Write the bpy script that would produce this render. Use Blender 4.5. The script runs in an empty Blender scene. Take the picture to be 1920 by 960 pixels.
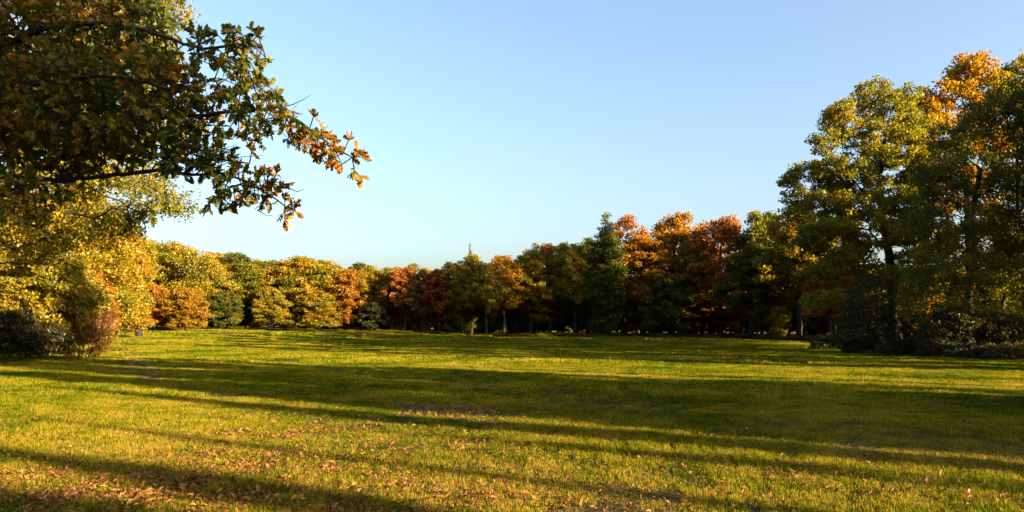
import bpy, math, random
import numpy as np
from mathutils import Vector

# ------------------------------------------------------------------ camera, sky, sun, exposure
SC = bpy.context.scene
COL = SC.collection
F, CX, HY, CAMZ = 1400.0, 960.0, 609.0, 1.75      # focal length in px of a 1920 frame, centre column, horizon row

cam_d = bpy.data.cameras.new("camera")
cam_d.sensor_width = 36.0
cam_d.lens = F / 1920 * 36
cam_d.shift_y = (HY - 480) / 1920
cam_d.clip_start = 0.1
cam_d.clip_end = 5000
cam = bpy.data.objects.new("camera", cam_d)
cam.location = (0, 0, CAMZ)
cam.rotation_euler = (math.radians(90), 0, 0)
COL.objects.link(cam)
SC.camera = cam

SUN_EL = math.radians(15.0)
SUN_AZ = math.radians(121.0)                      # clockwise from +Y (the view direction)
TO_SUN = Vector((math.sin(SUN_AZ) * math.cos(SUN_EL), math.cos(SUN_AZ) * math.cos(SUN_EL), math.sin(SUN_EL)))

world = bpy.data.worlds.new("World")
SC.world = world
world.use_nodes = True
wn, wl = world.node_tree.nodes, world.node_tree.links
wn.clear()
sky = wn.new("ShaderNodeTexSky")
sky.sky_type = 'NISHITA'
sky.sun_disc = False
sky.sun_elevation = SUN_EL
sky.sun_rotation = SUN_AZ
sky.altitude = 100
sky.air_density = 1.0
sky.dust_density = 4.2
sky.ozone_density = 1.8
bg = wn.new("ShaderNodeBackground")
bg.inputs['Strength'].default_value = 0.051
wo = wn.new("ShaderNodeOutputWorld")
wl.new(sky.outputs[0], bg.inputs[0])
wl.new(bg.outputs[0], wo.inputs[0])

sun_d = bpy.data.lights.new("sun", 'SUN')
sun_d.energy = 5.0
sun_d.angle = math.radians(0.5)
sun_d.color = (1.0, 0.77, 0.44)
sun = bpy.data.objects.new("sun", sun_d)
sun.rotation_euler = TO_SUN.to_track_quat('Z', 'Y').to_euler()
sun.location = (60, -40, 60)
COL.objects.link(sun)

vs = SC.view_settings
vs.view_transform = 'Standard'
vs.look = 'None'
vs.exposure = 3.0
vs.gamma = 1.0
vs.use_curve_mapping = False
SC.render.engine = 'CYCLES'
SC.cycles.use_denoising = True
SC.cycles.sample_clamp_indirect = 0.5
SC.cycles.max_bounces = 8
SC.cycles.diffuse_bounces = 6
SC.cycles.glossy_bounces = 2
SC.cycles.transmission_bounces = 6
SC.cycles.caustics_reflective = False
SC.cycles.caustics_refractive = False

RNG = np.random.default_rng(7)


def at(px, py, d):
    return np.array(((px - CX) / F * d, d, CAMZ + (HY - py) / F * d))


def sstep(a, b, x):
    t = np.clip((np.asarray(x, float) - a) / (b - a), 0, 1)
    return t * t * (3 - 2 * t)


def gz(x, y):
    """height of the ground"""
    x = np.asarray(x, float); y = np.asarray(y, float)
    z = 1.15 * (1 - sstep(-50, 8, x)) * sstep(45, 100, y)
    z = z + 0.035 * np.sin(x * 0.31 + 1.3) * np.sin(y * 0.23 + 0.4) + 0.02 * np.sin(x * 0.83 + y * 0.57)
    return z * sstep(0, 6, y + 3) if np.ndim(z) else float(z * sstep(0, 6, y + 3))


# ------------------------------------------------------------------ helpers: meshes, materials, things
def mesh_np(name, V, Fs, mat=None, smooth=False, attrs=None):
    """V (n,3); Fs list of (m,k) int arrays"""
    me = bpy.data.meshes.new(name)
    V = np.ascontiguousarray(V, dtype=np.float32)
    me.vertices.add(len(V))
    me.vertices.foreach_set("co", V.ravel())
    Fs = [np.asarray(f, dtype=np.int32) for f in Fs if len(f)]
    nl = sum(f.size for f in Fs)
    npoly = sum(len(f) for f in Fs)
    me.loops.add(nl)
    me.polygons.add(npoly)
    me.loops.foreach_set("vertex_index", np.concatenate([f.ravel() for f in Fs]))
    tot = np.concatenate([np.full(len(f), f.shape[1], np.int32) for f in Fs])
    start = np.zeros(npoly, np.int32)
    start[1:] = np.cumsum(tot)[:-1]
    me.polygons.foreach_set("loop_start", start)
    me.polygons.foreach_set("loop_total", tot)
    me.polygons.foreach_set("use_smooth", np.full(npoly, smooth, bool))
    if attrs:
        for k, a in attrs.items():
            at_ = me.attributes.new(k, 'FLOAT', 'POINT')
            at_.data.foreach_set("value", np.ascontiguousarray(a, np.float32))
    me.update(calc_edges=True)
    if mat:
        me.materials.append(mat)
    return me


def new_mat(name):
    m = bpy.data.materials.new(name)
    m.use_nodes = True
    nt = m.node_tree
    nt.nodes.clear()
    out = nt.nodes.new("ShaderNodeOutputMaterial")
    return m, nt, out


def N(nt, kind, **kw):
    n = nt.nodes.new(kind)
    for k, v in kw.items():
        setattr(n, k, v)
    return n


def ramp(nt, cols, fac):
    r = N(nt, "ShaderNodeValToRGB")
    el = r.color_ramp.elements
    while len(el) < len(cols):
        el.new(0.5)
    for i, c in enumerate(cols):
        p, c = c if len(c) == 2 else (i / (len(cols) - 1), c)
        el[i].position = p
        el[i].color = (*c, 1)
    nt.links.new(fac, r.inputs[0])
    return r.outputs[0]


def math_n(nt, op, a, b=0.0):
    m = N(nt, "ShaderNodeMath", operation=op)
    for i, v in enumerate((a, b)):
        if hasattr(v, 'is_output'):
            nt.links.new(v, m.inputs[i])
        else:
            m.inputs[i].default_value = v
    return m.outputs[0]


def leaf_mat(name, cols, trans=0.55, kclump=0.6, gloss=0.015, instancer=False, rough=0.45):
    """two-sided leaf: diffuse + translucent + a little gloss; hue runs over the palette by clump and by leaf"""
    m, nt, out = new_mat(name)
    a1 = N(nt, "ShaderNodeAttribute", attribute_name="rnd")
    a2 = N(nt, "ShaderNodeAttribute", attribute_name="clump")
    f = math_n(nt, 'ADD', math_n(nt, 'MULTIPLY', a2.outputs['Fac'], kclump), math_n(nt, 'MULTIPLY', a1.outputs['Fac'], 1 - kclump))
    if instancer:
        a3 = N(nt, "ShaderNodeAttribute", attribute_name="tint", attribute_type='INSTANCER')
        f = math_n(nt, 'ADD', math_n(nt, 'MULTIPLY', f, 0.35), math_n(nt, 'MULTIPLY', a3.outputs['Fac'], 0.65))
    col = ramp(nt, cols, f)
    # value jitter per leaf
    hs = N(nt, "ShaderNodeHueSaturation")
    v = math_n(nt, 'ADD', math_n(nt, 'MULTIPLY', math_n(nt, 'FRACT', math_n(nt, 'MULTIPLY', a1.outputs['Fac'], 7.31)), 0.6), 0.7)
    nt.links.new(v, hs.inputs['Value'])
    nt.links.new(col, hs.inputs['Color'])
    col = hs.outputs[0]
    d = N(nt, "ShaderNodeBsdfDiffuse")
    t = N(nt, "ShaderNodeBsdfTranslucent")
    nt.links.new(col, d.inputs[0])
    ht = N(nt, "ShaderNodeHueSaturation")
    ht.inputs['Saturation'].default_value = 1.1
    ht.inputs['Value'].default_value = 1.25
    nt.links.new(col, ht.inputs['Color'])
    nt.links.new(ht.outputs[0], t.inputs[0])
    mx = N(nt, "ShaderNodeMixShader")
    mx.inputs[0].default_value = trans
    nt.links.new(d.outputs[0], mx.inputs[1])
    nt.links.new(t.outputs[0], mx.inputs[2])
    g = N(nt, "ShaderNodeBsdfGlossy")
    g.inputs['Roughness'].default_value = rough
    g.inputs['Color'].default_value = (0.9, 0.9, 0.9, 1)
    mg = N(nt, "ShaderNodeMixShader")
    mg.inputs[0].default_value = gloss
    nt.links.new(mx.outputs[0], mg.inputs[1])
    nt.links.new(g.outputs[0], mg.inputs[2])
    nt.links.new(mg.outputs[0], out.inputs[0])
    return m


def bark_mat(name, c1, c2, scale=6.0):
    m, nt, out = new_mat(name)
    tc = N(nt, "ShaderNodeTexCoord")
    mp = N(nt, "ShaderNodeMapping")
    mp.inputs['Scale'].default_value = (scale, scale, scale * 0.18)
    nt.links.new(tc.outputs['Object'], mp.inputs[0])
    no = N(nt, "ShaderNodeTexNoise")
    no.inputs['Scale'].default_value = 2.5
    no.inputs['Detail'].default_value = 6
    no.inputs['Roughness'].default_value = 0.7
    nt.links.new(mp.outputs[0], no.inputs[0])
    col = ramp(nt, [(0.3, c1), (0.7, c2)], no.outputs[0])
    bs = N(nt, "ShaderNodeBsdfPrincipled")
    bs.inputs['Roughness'].default_value = 0.9
    bs.inputs['Specular IOR Level'].default_value = 0.2
    nt.links.new(col, bs.inputs['Base Color'])
    bp = N(nt, "ShaderNodeBump")
    bp.inputs['Strength'].default_value = 0.8
    bp.inputs['Distance'].default_value = 0.051
    nt.links.new(no.outputs[0], bp.inputs['Height'])
    nt.links.new(bp.outputs[0], bs.inputs['Normal'])
    nt.links.new(bs.outputs[0], out.inputs[0])
    return m


def link(o, parent=None):
    COL.objects.link(o)
    if parent:
        o.parent = parent
    return o


def tag(o, label=None, cat=None, group=None, kind=None):
    for k, v in (("label", label), ("category", cat), ("group", group), ("kind", kind)):
        if v:
            o[k] = v
    return o


def part(name, me, parent, mat=None):
    o = link(bpy.data.objects.new(name, me), parent)
    if mat:
        if not me.materials:
            me.materials.append(mat)
        o.material_slots[0].link = 'OBJECT'
        o.material_slots[0].material = mat
    return o


def empty(name, loc, rz=0.0, scale=(1, 1, 1)):
    e = bpy.data.objects.new(name, None)
    e.empty_display_size = 0.3
    e.location = loc
    e.rotation_euler = (0, 0, rz)
    e.scale = scale
    return link(e)


# ------------------------------------------------------------------ palettes (linear base colours)
GREEN, DKGREEN = (0.045, 0.062, 0.007), (0.024, 0.034, 0.005)
OLIVE, YGREEN = (0.100, 0.095, 0.007), (0.165, 0.145, 0.007)
GOLD, AMBER = (0.24, 0.165, 0.006), (0.26, 0.135, 0.006)
ORANGE, RUST = (0.27, 0.102, 0.007), (0.19, 0.075, 0.008)
RED, PURPLE, BROWN = (0.22, 0.046, 0.012), (0.09, 0.021, 0.018), (0.10, 0.058, 0.016)
PEACH = (0.3344, 0.1496, 0.0396)

PAL = {
    'olive': leaf_mat("leaf_olive", [DKGREEN, GREEN, OLIVE, OLIVE, YGREEN, GOLD]),
    'oaklight': leaf_mat("leaf_oaklight", [GREEN, OLIVE, OLIVE, YGREEN, YGREEN, GOLD, AMBER]),
    'goldorange': leaf_mat("leaf_goldorange", [OLIVE, YGREEN, GOLD, AMBER, ORANGE, AMBER, GOLD]),
    'conifer': leaf_mat("leaf_conifer", [(0.025, 0.034, 0.003), (0.045, 0.055, 0.004), (0.085, 0.09, 0.005), (0.11, 0.11, 0.006)]),
    'bramble': leaf_mat("leaf_bramble_shade", [(0.010, 0.013, 0.002), (0.018, 0.020, 0.003), (0.030, 0.024, 0.004), OLIVE]),  # near-black leaf tones: shade on the dark shrub put into the colour
    'green': leaf_mat("leaf_green", [DKGREEN, GREEN, GREEN, OLIVE, OLIVE, YGREEN]),
    'darkgreen': leaf_mat("leaf_darkgreen", [DKGREEN, DKGREEN, GREEN, GREEN, OLIVE]),
    'yellowgreen': leaf_mat("leaf_yellowgreen", [GREEN, OLIVE, YGREEN, GOLD, GOLD, AMBER]),
    'gold': leaf_mat("leaf_gold", [GREEN, OLIVE, YGREEN, GOLD, GOLD, AMBER, RUST]),
    'olivegold': leaf_mat("leaf_olivegold", [GREEN, OLIVE, YGREEN, GOLD, AMBER, RUST]),
    'orange': leaf_mat("leaf_orange", [OLIVE, RUST, ORANGE, AMBER, ORANGE, GOLD, YGREEN]),
    'redorange': leaf_mat("leaf_redorange", [OLIVE, RUST, RED, ORANGE, PEACH, AMBER, GOLD]),
    'rust': leaf_mat("leaf_rust", [BROWN, RUST, RUST, ORANGE, OLIVE]),
    'purple': leaf_mat("leaf_purple", [PURPLE, PURPLE, RED, RUST, RUST]),
    'pale': leaf_mat("leaf_pale", [OLIVE, BROWN, (0.132, 0.0968, 0.0396), (0.1584, 0.1232, 0.0572), YGREEN]),
    'dryred': leaf_mat("leaf_dryred", [(0.05, 0.026, 0.007), (0.085, 0.042, 0.011), (0.13, 0.065, 0.016), RUST, OLIVE]),
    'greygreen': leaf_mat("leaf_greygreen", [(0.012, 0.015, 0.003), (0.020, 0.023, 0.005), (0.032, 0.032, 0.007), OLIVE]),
    'wood': leaf_mat("leaf_wood", [DKGREEN, GREEN, OLIVE, YGREEN, GOLD, AMBER, ORANGE], instancer=True),
    'oak_near': leaf_mat("leaf_oak_near", [DKGREEN, GREEN, GREEN, OLIVE, OLIVE, RUST, ORANGE, GOLD], kclump=0.62, trans=0.45, gloss=0.012),
}
BARK = bark_mat("bark_oak", (0.007, 0.005, 0.004), (0.030, 0.023, 0.017))
BARK_PALE = bark_mat("bark_birch", (0.09, 0.08, 0.065), (0.34, 0.31, 0.27), 3.0)
BARK_DRY = bark_mat("bark_dry_stem", (0.04, 0.024, 0.017), (0.13, 0.08, 0.058), 3.0)


# ------------------------------------------------------------------ tree builder
def unit(v):
    return v / np.maximum(np.linalg.norm(v, axis=-1, keepdims=True), 1e-9)


def subdivide(pl, step):
    pl = np.asarray(pl, float)
    out = [pl[0]]
    for a, b in zip(pl[:-1], pl[1:]):
        n = max(1, int(round(np.linalg.norm(b - a) / step)))
        for i in range(1, n + 1):
            out.append(a + (b - a) * i / n)
    return np.array(out)


def grow(rng, stems, A, step, kill, jitter=0.25, up=0.05, maxit=140):
    """space colonisation. stems: list of polylines; a stem after the first starts at the nearest node of the ones before"""
    P, par = [], []
    nstem = 0
    for si, s in enumerate(stems):
        pts = subdivide(s, step)
        if si == 0:
            P.append(pts[0]); par.append(-1); prev = 0
        else:
            prev = int(np.argmin(np.linalg.norm(np.array(P) - pts[0], axis=1)))
        for p in pts[1:]:
            P.append(p + rng.normal(0, step * 0.06, 3)); par.append(prev); prev = len(P) - 1
    nstem = len(P)
    cap = nstem + 40000
    PP = np.zeros((cap, 3)); PP[:nstem] = P
    n = nstem
    A = np.asarray(A, float)
    D = np.linalg.norm(A[:, None, :] - PP[None, :nstem], axis=2) if nstem * len(A) < 6e6 else None
    if D is None:
        ni = np.zeros(len(A), int); nd = np.full(len(A), 1e9)
        for k in range(0, nstem, 200):
            d = np.linalg.norm(A[:, None] - PP[None, k:min(k + 200, nstem)], axis=2)
            j = d.argmin(1); dm = d[np.arange(len(A)), j]
            b = dm < nd; nd[b] = dm[b]; ni[b] = j[b] + k
    else:
        ni = D.argmin(1); nd = D.min(1)
    cnt = np.zeros(cap, int)
    for it in range(maxit):
        keep = (nd > kill) & (cnt[ni] < 4)
        A, ni, nd = A[keep], ni[keep], nd[keep]
        if not len(A):
            break
        S = np.zeros((n, 3))
        np.add.at(S, ni, unit(A - PP[ni]))
        src = np.unique(ni)
        d = unit(S[src] / np.maximum(np.bincount(ni, minlength=n)[src], 1)[:, None] + rng.normal(0, jitter, (len(src), 3)) + (0, 0, up))
        new = PP[src] + d * step
        m = len(src)
        if n + m >= cap:
            break
        PP[n:n + m] = new
        par.extend(src.tolist())
        cnt[src] += 1
        dm = np.linalg.norm(A[:, None] - new[None], axis=2)
        j = dm.argmin(1); dd = dm[np.arange(len(A)), j]
        b = dd < nd
        nd[b] = dd[b]; ni[b] = j[b] + n
        n += m
    par = np.array(par)
    PP = PP[:n]
    tips = np.zeros(n)
    has = np.zeros(n, bool)
    has[par[par >= 0]] = True
    tips[~has] = 1
    for i in range(n - 1, 0, -1):
        tips[par[i]] += tips[i]
    return PP, par, tips, nstem


def tubes(P, par, R, k=5):
    n = len(P)
    main = np.full(n, -1)
    for i in range(1, n):
        p = par[i]
        if p >= 0 and (main[p] < 0 or R[i] > R[main[p]]):
            main[p] = i
    dirs = np.zeros((n, 3))
    inc = np.zeros((n, 3))
    inc[1:] = unit(P[1:] - P[par[1:]])
    for_main = main >= 0
    dirs[for_main] = unit(P[main[for_main]] - P[for_main])
    dirs = unit(dirs + inc + 1e-9)
    ref = unit(np.array([0.35, 0.9, 0.12]))
    ang = np.arange(k) / k * 2 * math.pi

    def rings(C, D, r):
        a = unit(np.cross(D, ref)); b = np.cross(D, a)
        return C[:, None] + r[:, None, None] * (np.cos(ang)[None, :, None] * a[:, None] + np.sin(ang)[None, :, None] * b[:, None])

    V = rings(P, dirs, R).reshape(-1, 3)
    idx = np.arange(1, n)
    side = idx[main[par[idx]] != idx]
    V2 = rings(P[par[side]], inc[side], np.minimum(R[par[side]], R[side] * 1.25)).reshape(-1, 3)
    base = np.empty(n, int)
    base[idx] = par[idx] * k
    base[side] = n * k + np.arange(len(side)) * k
    q = np.arange(k); q2 = (q + 1) % k
    b0 = base[idx][:, None]; b1 = (idx * k)[:, None]
    Fq = np.stack([b0 + q, b0 + q2, b1 + q2, b1 + q], axis=2).reshape(-1, 4)
    return np.concatenate([V, V2]), Fq


def leaf_cards(rng, C, L, W, upb=0.5, droop=0.0):
    n = len(C)
    nrm = unit(rng.normal(0, 1, (n, 3)) + (0, 0, upb))
    t = unit(np.cross(nrm, rng.normal(0, 1, (n, 3))) + (0, 0, -droop))
    b = np.cross(nrm, t)
    s = rng.uniform(0.5, 1.5, (n, 1))
    V = np.stack([C - t * L / 2 * s, C + b * W / 2 * s + nrm * 0.12 * W, C + t * L / 2 * s, C - b * W / 2 * s + nrm * 0.12 * W], axis=1).reshape(-1, 3)
    Fq = np.arange(n * 4).reshape(-1, 4)
    return V, Fq


def lobe_points(rng, lobes, n, shell=0.3, wp=0.8):
    w = np.array([l[1][0] * l[1][1] * l[1][2] for l in lobes]) ** wp
    k = rng.choice(len(lobes), n, p=w / w.sum())
    c = np.array([l[0] for l in lobes])[k]; r = np.array([l[1] for l in lobes])[k]
    d = unit(rng.normal(0, 1, (n, 3)))
    return c + d * r * rng.uniform(0, 1, (n, 1)) ** shell


def build_tree(seed, stems, lobes, n_attr, step, kill, n_leaf, leaf, r0, spread=None, rtip=0.012, stem_r=None,
               k=5, twig=3, upb=0.5, shell=0.3, limb=0.5, droop=0.0, up=0.05, flat=0.7, wp=0.8):
    rng = np.random.default_rng(seed)
    A = lobe_points(rng, lobes, n_attr, shell, wp)
    P, par, tips, ns = grow(rng, stems, A, step, kill, up=up)
    R = rtip + (r0 * limb) * np.sqrt(tips / tips.max()) * 1.0
    n0 = len(subdivide(stems[0], step))
    if stem_r:
        R[:n0] = np.maximum(np.linspace(stem_r[0], stem_r[1], n0), R[:n0] * 0)
    else:
        t = np.linspace(0, 1, n0)
        R[:n0] = r0 * (1 - 0.55 * t) * (1 + 0.5 * np.exp(-t * 12))
    tm_V, tm_F = tubes(P, par, R, k)
    trunk = mesh_np("trunk", tm_V, [tm_F], BARK, smooth=True)
    src = np.where(tips <= twig)[0]
    src = src[src >= ns] if (src >= ns).any() else src
    pick = rng.choice(src, n_leaf)
    # clump value: one per limb-sized neighbourhood, with smooth variation
    sp = spread if spread else step * 0.9
    C = P[pick] + unit(rng.normal(0, 1, (n_leaf, 3))) * (sp * 1.55 * rng.uniform(0, 1, (n_leaf, 1)) ** 0.5) * (1, 1, flat)
    ph = rng.uniform(0, 6.28, 6)
    q = P[pick]
    sc = 2.2 / max(1.0, np.ptp(P[:, 0]) * 0.18)
    cl = 0.5 + 0.22 * np.sin(q[:, 0] * sc + ph[0]) * np.sin(q[:, 1] * sc + ph[1]) + 0.22 * np.sin(q[:, 2] * sc * 0.8 + ph[2] + q[:, 0] * sc * 0.4)
    lr = rng.uniform(-0.28, 0.28, len(P))
    cl = np.clip(cl + lr[par[par[pick]]] * 0.8 + lr[pick] * 0.4, 0, 1)
    V, Fq = leaf_cards(rng, C, leaf[0], leaf[1], upb, droop)
    crown = mesh_np("crown", V, [Fq], None, attrs={"rnd": np.repeat(rng.uniform(0, 1, n_leaf), 4), "clump": np.repeat(cl, 4)})
    crown.materials.append(PAL['wood'])
    return trunk, crown


def crown_lobes(rng, H, base, R, n, top=0.25, rl=(0.28, 0.42), power=1.0, stretch=0.8):
    """lobes over an egg-shaped crown"""
    out = []
    for i in range(n):
        u = (i + rng.uniform(0, 1)) / n
        z = base + (H - base) * (0.08 + 0.84 * u)
        v = (z - base) / (H - base)
        prof = (math.sin(math.pi * min(1, 0.18 + v * 0.82)) ** 0.6) * (1 - top * v)
        a = i * 2.399 + rng.uniform(-0.5, 0.5)
        rad = R * prof * rng.uniform(0.3, 1.0) * power
        r = R * rng.uniform(*rl)
        out.append(((rad * math.cos(a), rad * math.sin(a), z), (r, r, r * stretch)))
    out.append(((0, 0, H - R * 0.25), (R * 0.3, R * 0.3, R * 0.25)))
    out.append(((0, 0, (H + base) / 2), (R * 0.86, R * 0.86, (H - base) * 0.46)))
    return out


def wob_trunk(rng, h, n=5, w=0.25):
    return [(rng.normal(0, w) * (i > 0), rng.normal(0, w) * (i > 0), h * i / (n - 1) - (0.25 if i == 0 else 0)) for i in range(n)]


# ---- shared tree shapes for the far tree line (about 15 m tall)
PROTO = {}


def make_proto(key, seed, H, base, R, nl, n_attr, n_leaf, leaf=(0.27, 0.185), trunk_top=0.75, r0=0.3, **kw):
    rng = np.random.default_rng(seed)
    lob = crown_lobes(rng, H, base, R, nl, **{k: kw.pop(k) for k in list(kw) if k in ('top', 'rl', 'power', 'stretch')})
    tr, cr = build_tree(seed, [wob_trunk(rng, H * trunk_top)], lob, n_attr, 0.48, 0.52, n_leaf, leaf, r0, spread=0.4, wp=0.42, shell=0.42, **kw)
    tr.name = "trunk_" + key; cr.name = "crown_" + key
    PROTO[key] = (tr, cr, H, R)


make_proto('oak1', 11, 15.0, 4.4, 5.2, 34, 1500, 22000, rl=(0.11, 0.27))
make_proto('oak2', 12, 15.5, 4.0, 4.6, 32, 1500, 22000, rl=(0.13, 0.3))
make_proto('oak3', 13, 14.5, 4.8, 5.8, 36, 1500, 20000, rl=(0.1, 0.24))
make_proto('tall', 14, 17.0, 3.5, 3.6, 17, 1000, 20000, rl=(0.24, 0.42))
make_proto('bushy', 15, 12.0, 0.5, 4.6, 40, 1600, 27000, rl=(0.12, 0.27), r0=0.25)
make_proto('airy', 16, 16.0, 4.0, 4.6, 14, 700, 13000, rl=(0.2, 0.34))
make_proto('small', 17, 6.5, 0.6, 2.8, 18, 500, 12000, leaf=(0.24, 0.17), rl=(0.2, 0.4), r0=0.12, trunk_top=0.6)

make_proto('high', 18, 21.0, 12.2, 4.2, 14, 800, 8500, rl=(0.3, 0.46), trunk_top=0.8)

# columnar conifer
rng = np.random.default_rng(5)
lob = []
for i in range(34):
    u = (i + 0.5) / 34
    z = 1.2 + 16.4 * u
    rr = 2.6 * min(1, 0.55 + u * 1.2) * min(1, (1 - u) / 0.5) ** 0.8 * rng.uniform(0.8, 1.1) + 0.12
    a = i * 2.4
    lob.append(((rr * 0.55 * math.cos(a), rr * 0.55 * math.sin(a), z), (rr * 0.5 + 0.15, rr * 0.5 + 0.15, 1.3)))
lob.append(((0, 0, 17.0), (0.5, 0.5, 1.3)))
tr, cr = build_tree(5, [[(0, 0, -0.2), (0.05, 0, 6), (0, 0.05, 12), (0, 0, 16.6)]], lob, 900, 0.5, 0.5, 30000, (0.30, 0.14), 0.3, limb=0.25, up=0.3, droop=-0.8, upb=0.0)
PROTO['conifer'] = (tr, cr, 18.3, 2.9)


def plant(name, label, cat, group, x, y, H, W, pal, key, rz=None, bark=None, seed=0):
    """a tree from a shared shape, scaled to height H and crown width W"""
    tr, cr, h0, r0 = PROTO[key]
    rs = np.random.default_rng(seed + int(abs(x) * 97 + y * 31))
    sx = W / (2 * r0 * 0.95)
    e = empty(name, (x, y, gz(x, y)), rs.uniform(0, 6.28) if rz is None else rz, (sx, sx, H / h0))
    tag(e, label, cat, group)
    part("trunk", tr, e, bark or BARK)
    part("crown", cr, e, PAL[pal])
    return e


# ------------------------------------------------------------------ scatter helper (stuff only): instances on points
def scatter(name, pts, rz, scl, idx, meshes, tint=None, tilt=None, label=None, cat=None):
    """meshes: list of proto lists; each proto list is instanced with the same index"""
    me = bpy.data.meshes.new(name)
    n = len(pts)
    me.vertices.add(n)
    me.vertices.foreach_set("co", np.ascontiguousarray(pts, np.float32).ravel())
    rot = np.zeros((n, 3), np.float32)
    rot[:, 2] = rz
    if tilt is not None:
        rot[:, :2] = tilt
    a = me.attributes.new("rot", 'FLOAT_VECTOR', 'POINT'); a.data.foreach_set("vector", rot.ravel())
    a = me.attributes.new("scl", 'FLOAT_VECTOR', 'POINT'); a.data.foreach_set("vector", np.ascontiguousarray(scl, np.float32).ravel())
    a = me.attributes.new("idx", 'INT', 'POINT'); a.data.foreach_set("value", np.ascontiguousarray(idx, np.int32))
    a = me.attributes.new("tint", 'FLOAT', 'POINT'); a.data.foreach_set("value", np.ascontiguousarray(np.zeros(n) if tint is None else tint, np.float32))
    o = link(bpy.data.objects.new(name, me))
    ng = bpy.data.node_groups.new(name, 'GeometryNodeTree')
    ng.interface.new_socket(name="Geometry", in_out='INPUT', socket_type='NodeSocketGeometry')
    ng.interface.new_socket(name="Geometry", in_out='OUTPUT', socket_type='NodeSocketGeometry')
    gi = ng.nodes.new('NodeGroupInput'); go = ng.nodes.new('NodeGroupOutput')
    jn = ng.nodes.new('GeometryNodeJoinGeometry')

    def named(nm, ty):
        x = ng.nodes.new('GeometryNodeInputNamedAttribute'); x.data_type = ty
        x.inputs[0].default_value = nm
        return x.outputs[0]
    for li, protos in enumerate(meshes):
        c = bpy.data.collections.new(name + "_shapes")
        for i, pm in enumerate(protos):
            po = bpy.data.objects.new("%s_%d_%02d" % (name, li, i), pm)
            c.objects.link(po)
        ci = ng.nodes.new('GeometryNodeCollectionInfo')
        ci.inputs['Collection'].default_value = c
        ci.inputs['Separate Children'].default_value = True
        ci.inputs['Reset Children'].default_value = True
        ip = ng.nodes.new('GeometryNodeInstanceOnPoints')
        ng.links.new(gi.outputs[0], ip.inputs['Points'])
        ng.links.new(ci.outputs[0], ip.inputs['Instance'])
        ip.inputs['Pick Instance'].default_value = True
        ng.links.new(named("idx", 'INT'), ip.inputs['Instance Index'])
        e2r = ng.nodes.new('FunctionNodeEulerToRotation')
        ng.links.new(named("rot", 'FLOAT_VECTOR'), e2r.inputs[0])
        ng.links.new(e2r.outputs[0], ip.inputs['Rotation'])
        ng.links.new(named("scl", 'FLOAT_VECTOR'), ip.inputs['Scale'])
        ng.links.new(ip.outputs[0], jn.inputs[0])
    ng.links.new(jn.outputs[0], go.inputs[0])
    md = o.modifiers.new("scatter", 'NODES')
    md.node_group = ng
    tag(o, label, cat, None, "stuff")
    return o


# ------------------------------------------------------------------ ground
m, nt, out = new_mat("ground_soil")
geo = N(nt, "ShaderNodeNewGeometry")
n1 = N(nt, "ShaderNodeTexNoise"); n1.inputs['Scale'].default_value = 0.35; n1.inputs['Detail'].default_value = 8
n2 = N(nt, "ShaderNodeTexNoise"); n2.inputs['Scale'].default_value = 14; n2.inputs['Detail'].default_value = 5
nt.links.new(geo.outputs['Position'], n1.inputs[0]); nt.links.new(geo.outputs['Position'], n2.inputs[0])
f = math_n(nt, 'ADD', math_n(nt, 'MULTIPLY', n1.outputs[0], 0.5), math_n(nt, 'MULTIPLY', n2.outputs[0], 0.5))
col = ramp(nt, [(0.35, (0.012, 0.008, 0.003)), (0.5, (0.024, 0.017, 0.005)), (0.65, (0.040, 0.028, 0.008))], f)
bs = N(nt, "ShaderNodeBsdfPrincipled"); bs.inputs['Roughness'].default_value = 0.95
bs.inputs['Specular IOR Level'].default_value = 0.1
nt.links.new(col, bs.inputs['Base Color'])
bp = N(nt, "ShaderNodeBump"); bp.inputs['Strength'].default_value = 0.7; bp.inputs['Distance'].default_value = 0.03
nt.links.new(n2.outputs[0], bp.inputs['Height']); nt.links.new(bp.outputs[0], bs.inputs['Normal'])
nt.links.new(bs.outputs[0], out.inputs[0])
SOIL = m

xs = np.unique(np.concatenate([np.linspace(-1500, -160, 12), np.linspace(-150, 110, 131), np.linspace(120, 1500, 12)]))
ys = np.unique(np.concatenate([np.linspace(-400, -70, 6), np.linspace(-60, 260, 161), np.linspace(280, 2500, 14)]))
X, Y = np.meshgrid(xs, ys)
Vg = np.stack([X.ravel(), Y.ravel(), gz(X.ravel(), Y.ravel())], 1)
nx, ny = len(xs), len(ys)
ii, jj = np.meshgrid(np.arange(nx - 1), np.arange(ny - 1))
a0 = (jj * nx + ii).ravel()
ground = link(bpy.data.objects.new("ground", mesh_np("ground", Vg, [np.stack([a0, a0 + 1, a0 + nx + 1, a0 + nx], 1)], SOIL, smooth=True)))
tag(ground, "wide flat park meadow ground under the grass", "ground", None, "structure")

# trodden path on the left: two worn ruts joining, running off behind the shrubs


def gp(px, py):
    d = F * CAMZ / (py - HY)
    return ((px - CX) / F * d, d)


RUTS = [
    [gp(262, 710), gp(275, 705), gp(292, 697), gp(284, 688), gp(268, 678), gp(258, 668), gp(240, 657), gp(216, 648)],
    [gp(232, 702), gp(242, 697), gp(248, 690), gp(243, 680), gp(246, 672), gp(238, 663), gp(225, 655)],
]
WIDTH = [0.5, 0.32]


def dist_path(x, y):
    best = np.full(np.shape(x), 1e9)
    for r in RUTS:
        r = np.array(r)
        for a, b in zip(r[:-1], r[1:]):
            ab = b - a
            t = np.clip(((x - a[0]) * ab[0] + (y - a[1]) * ab[1]) / (ab @ ab), 0, 1)
            best = np.minimum(best, np.hypot(x - a[0] - t * ab[0], y - a[1] - t * ab[1]))
    return best


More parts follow.
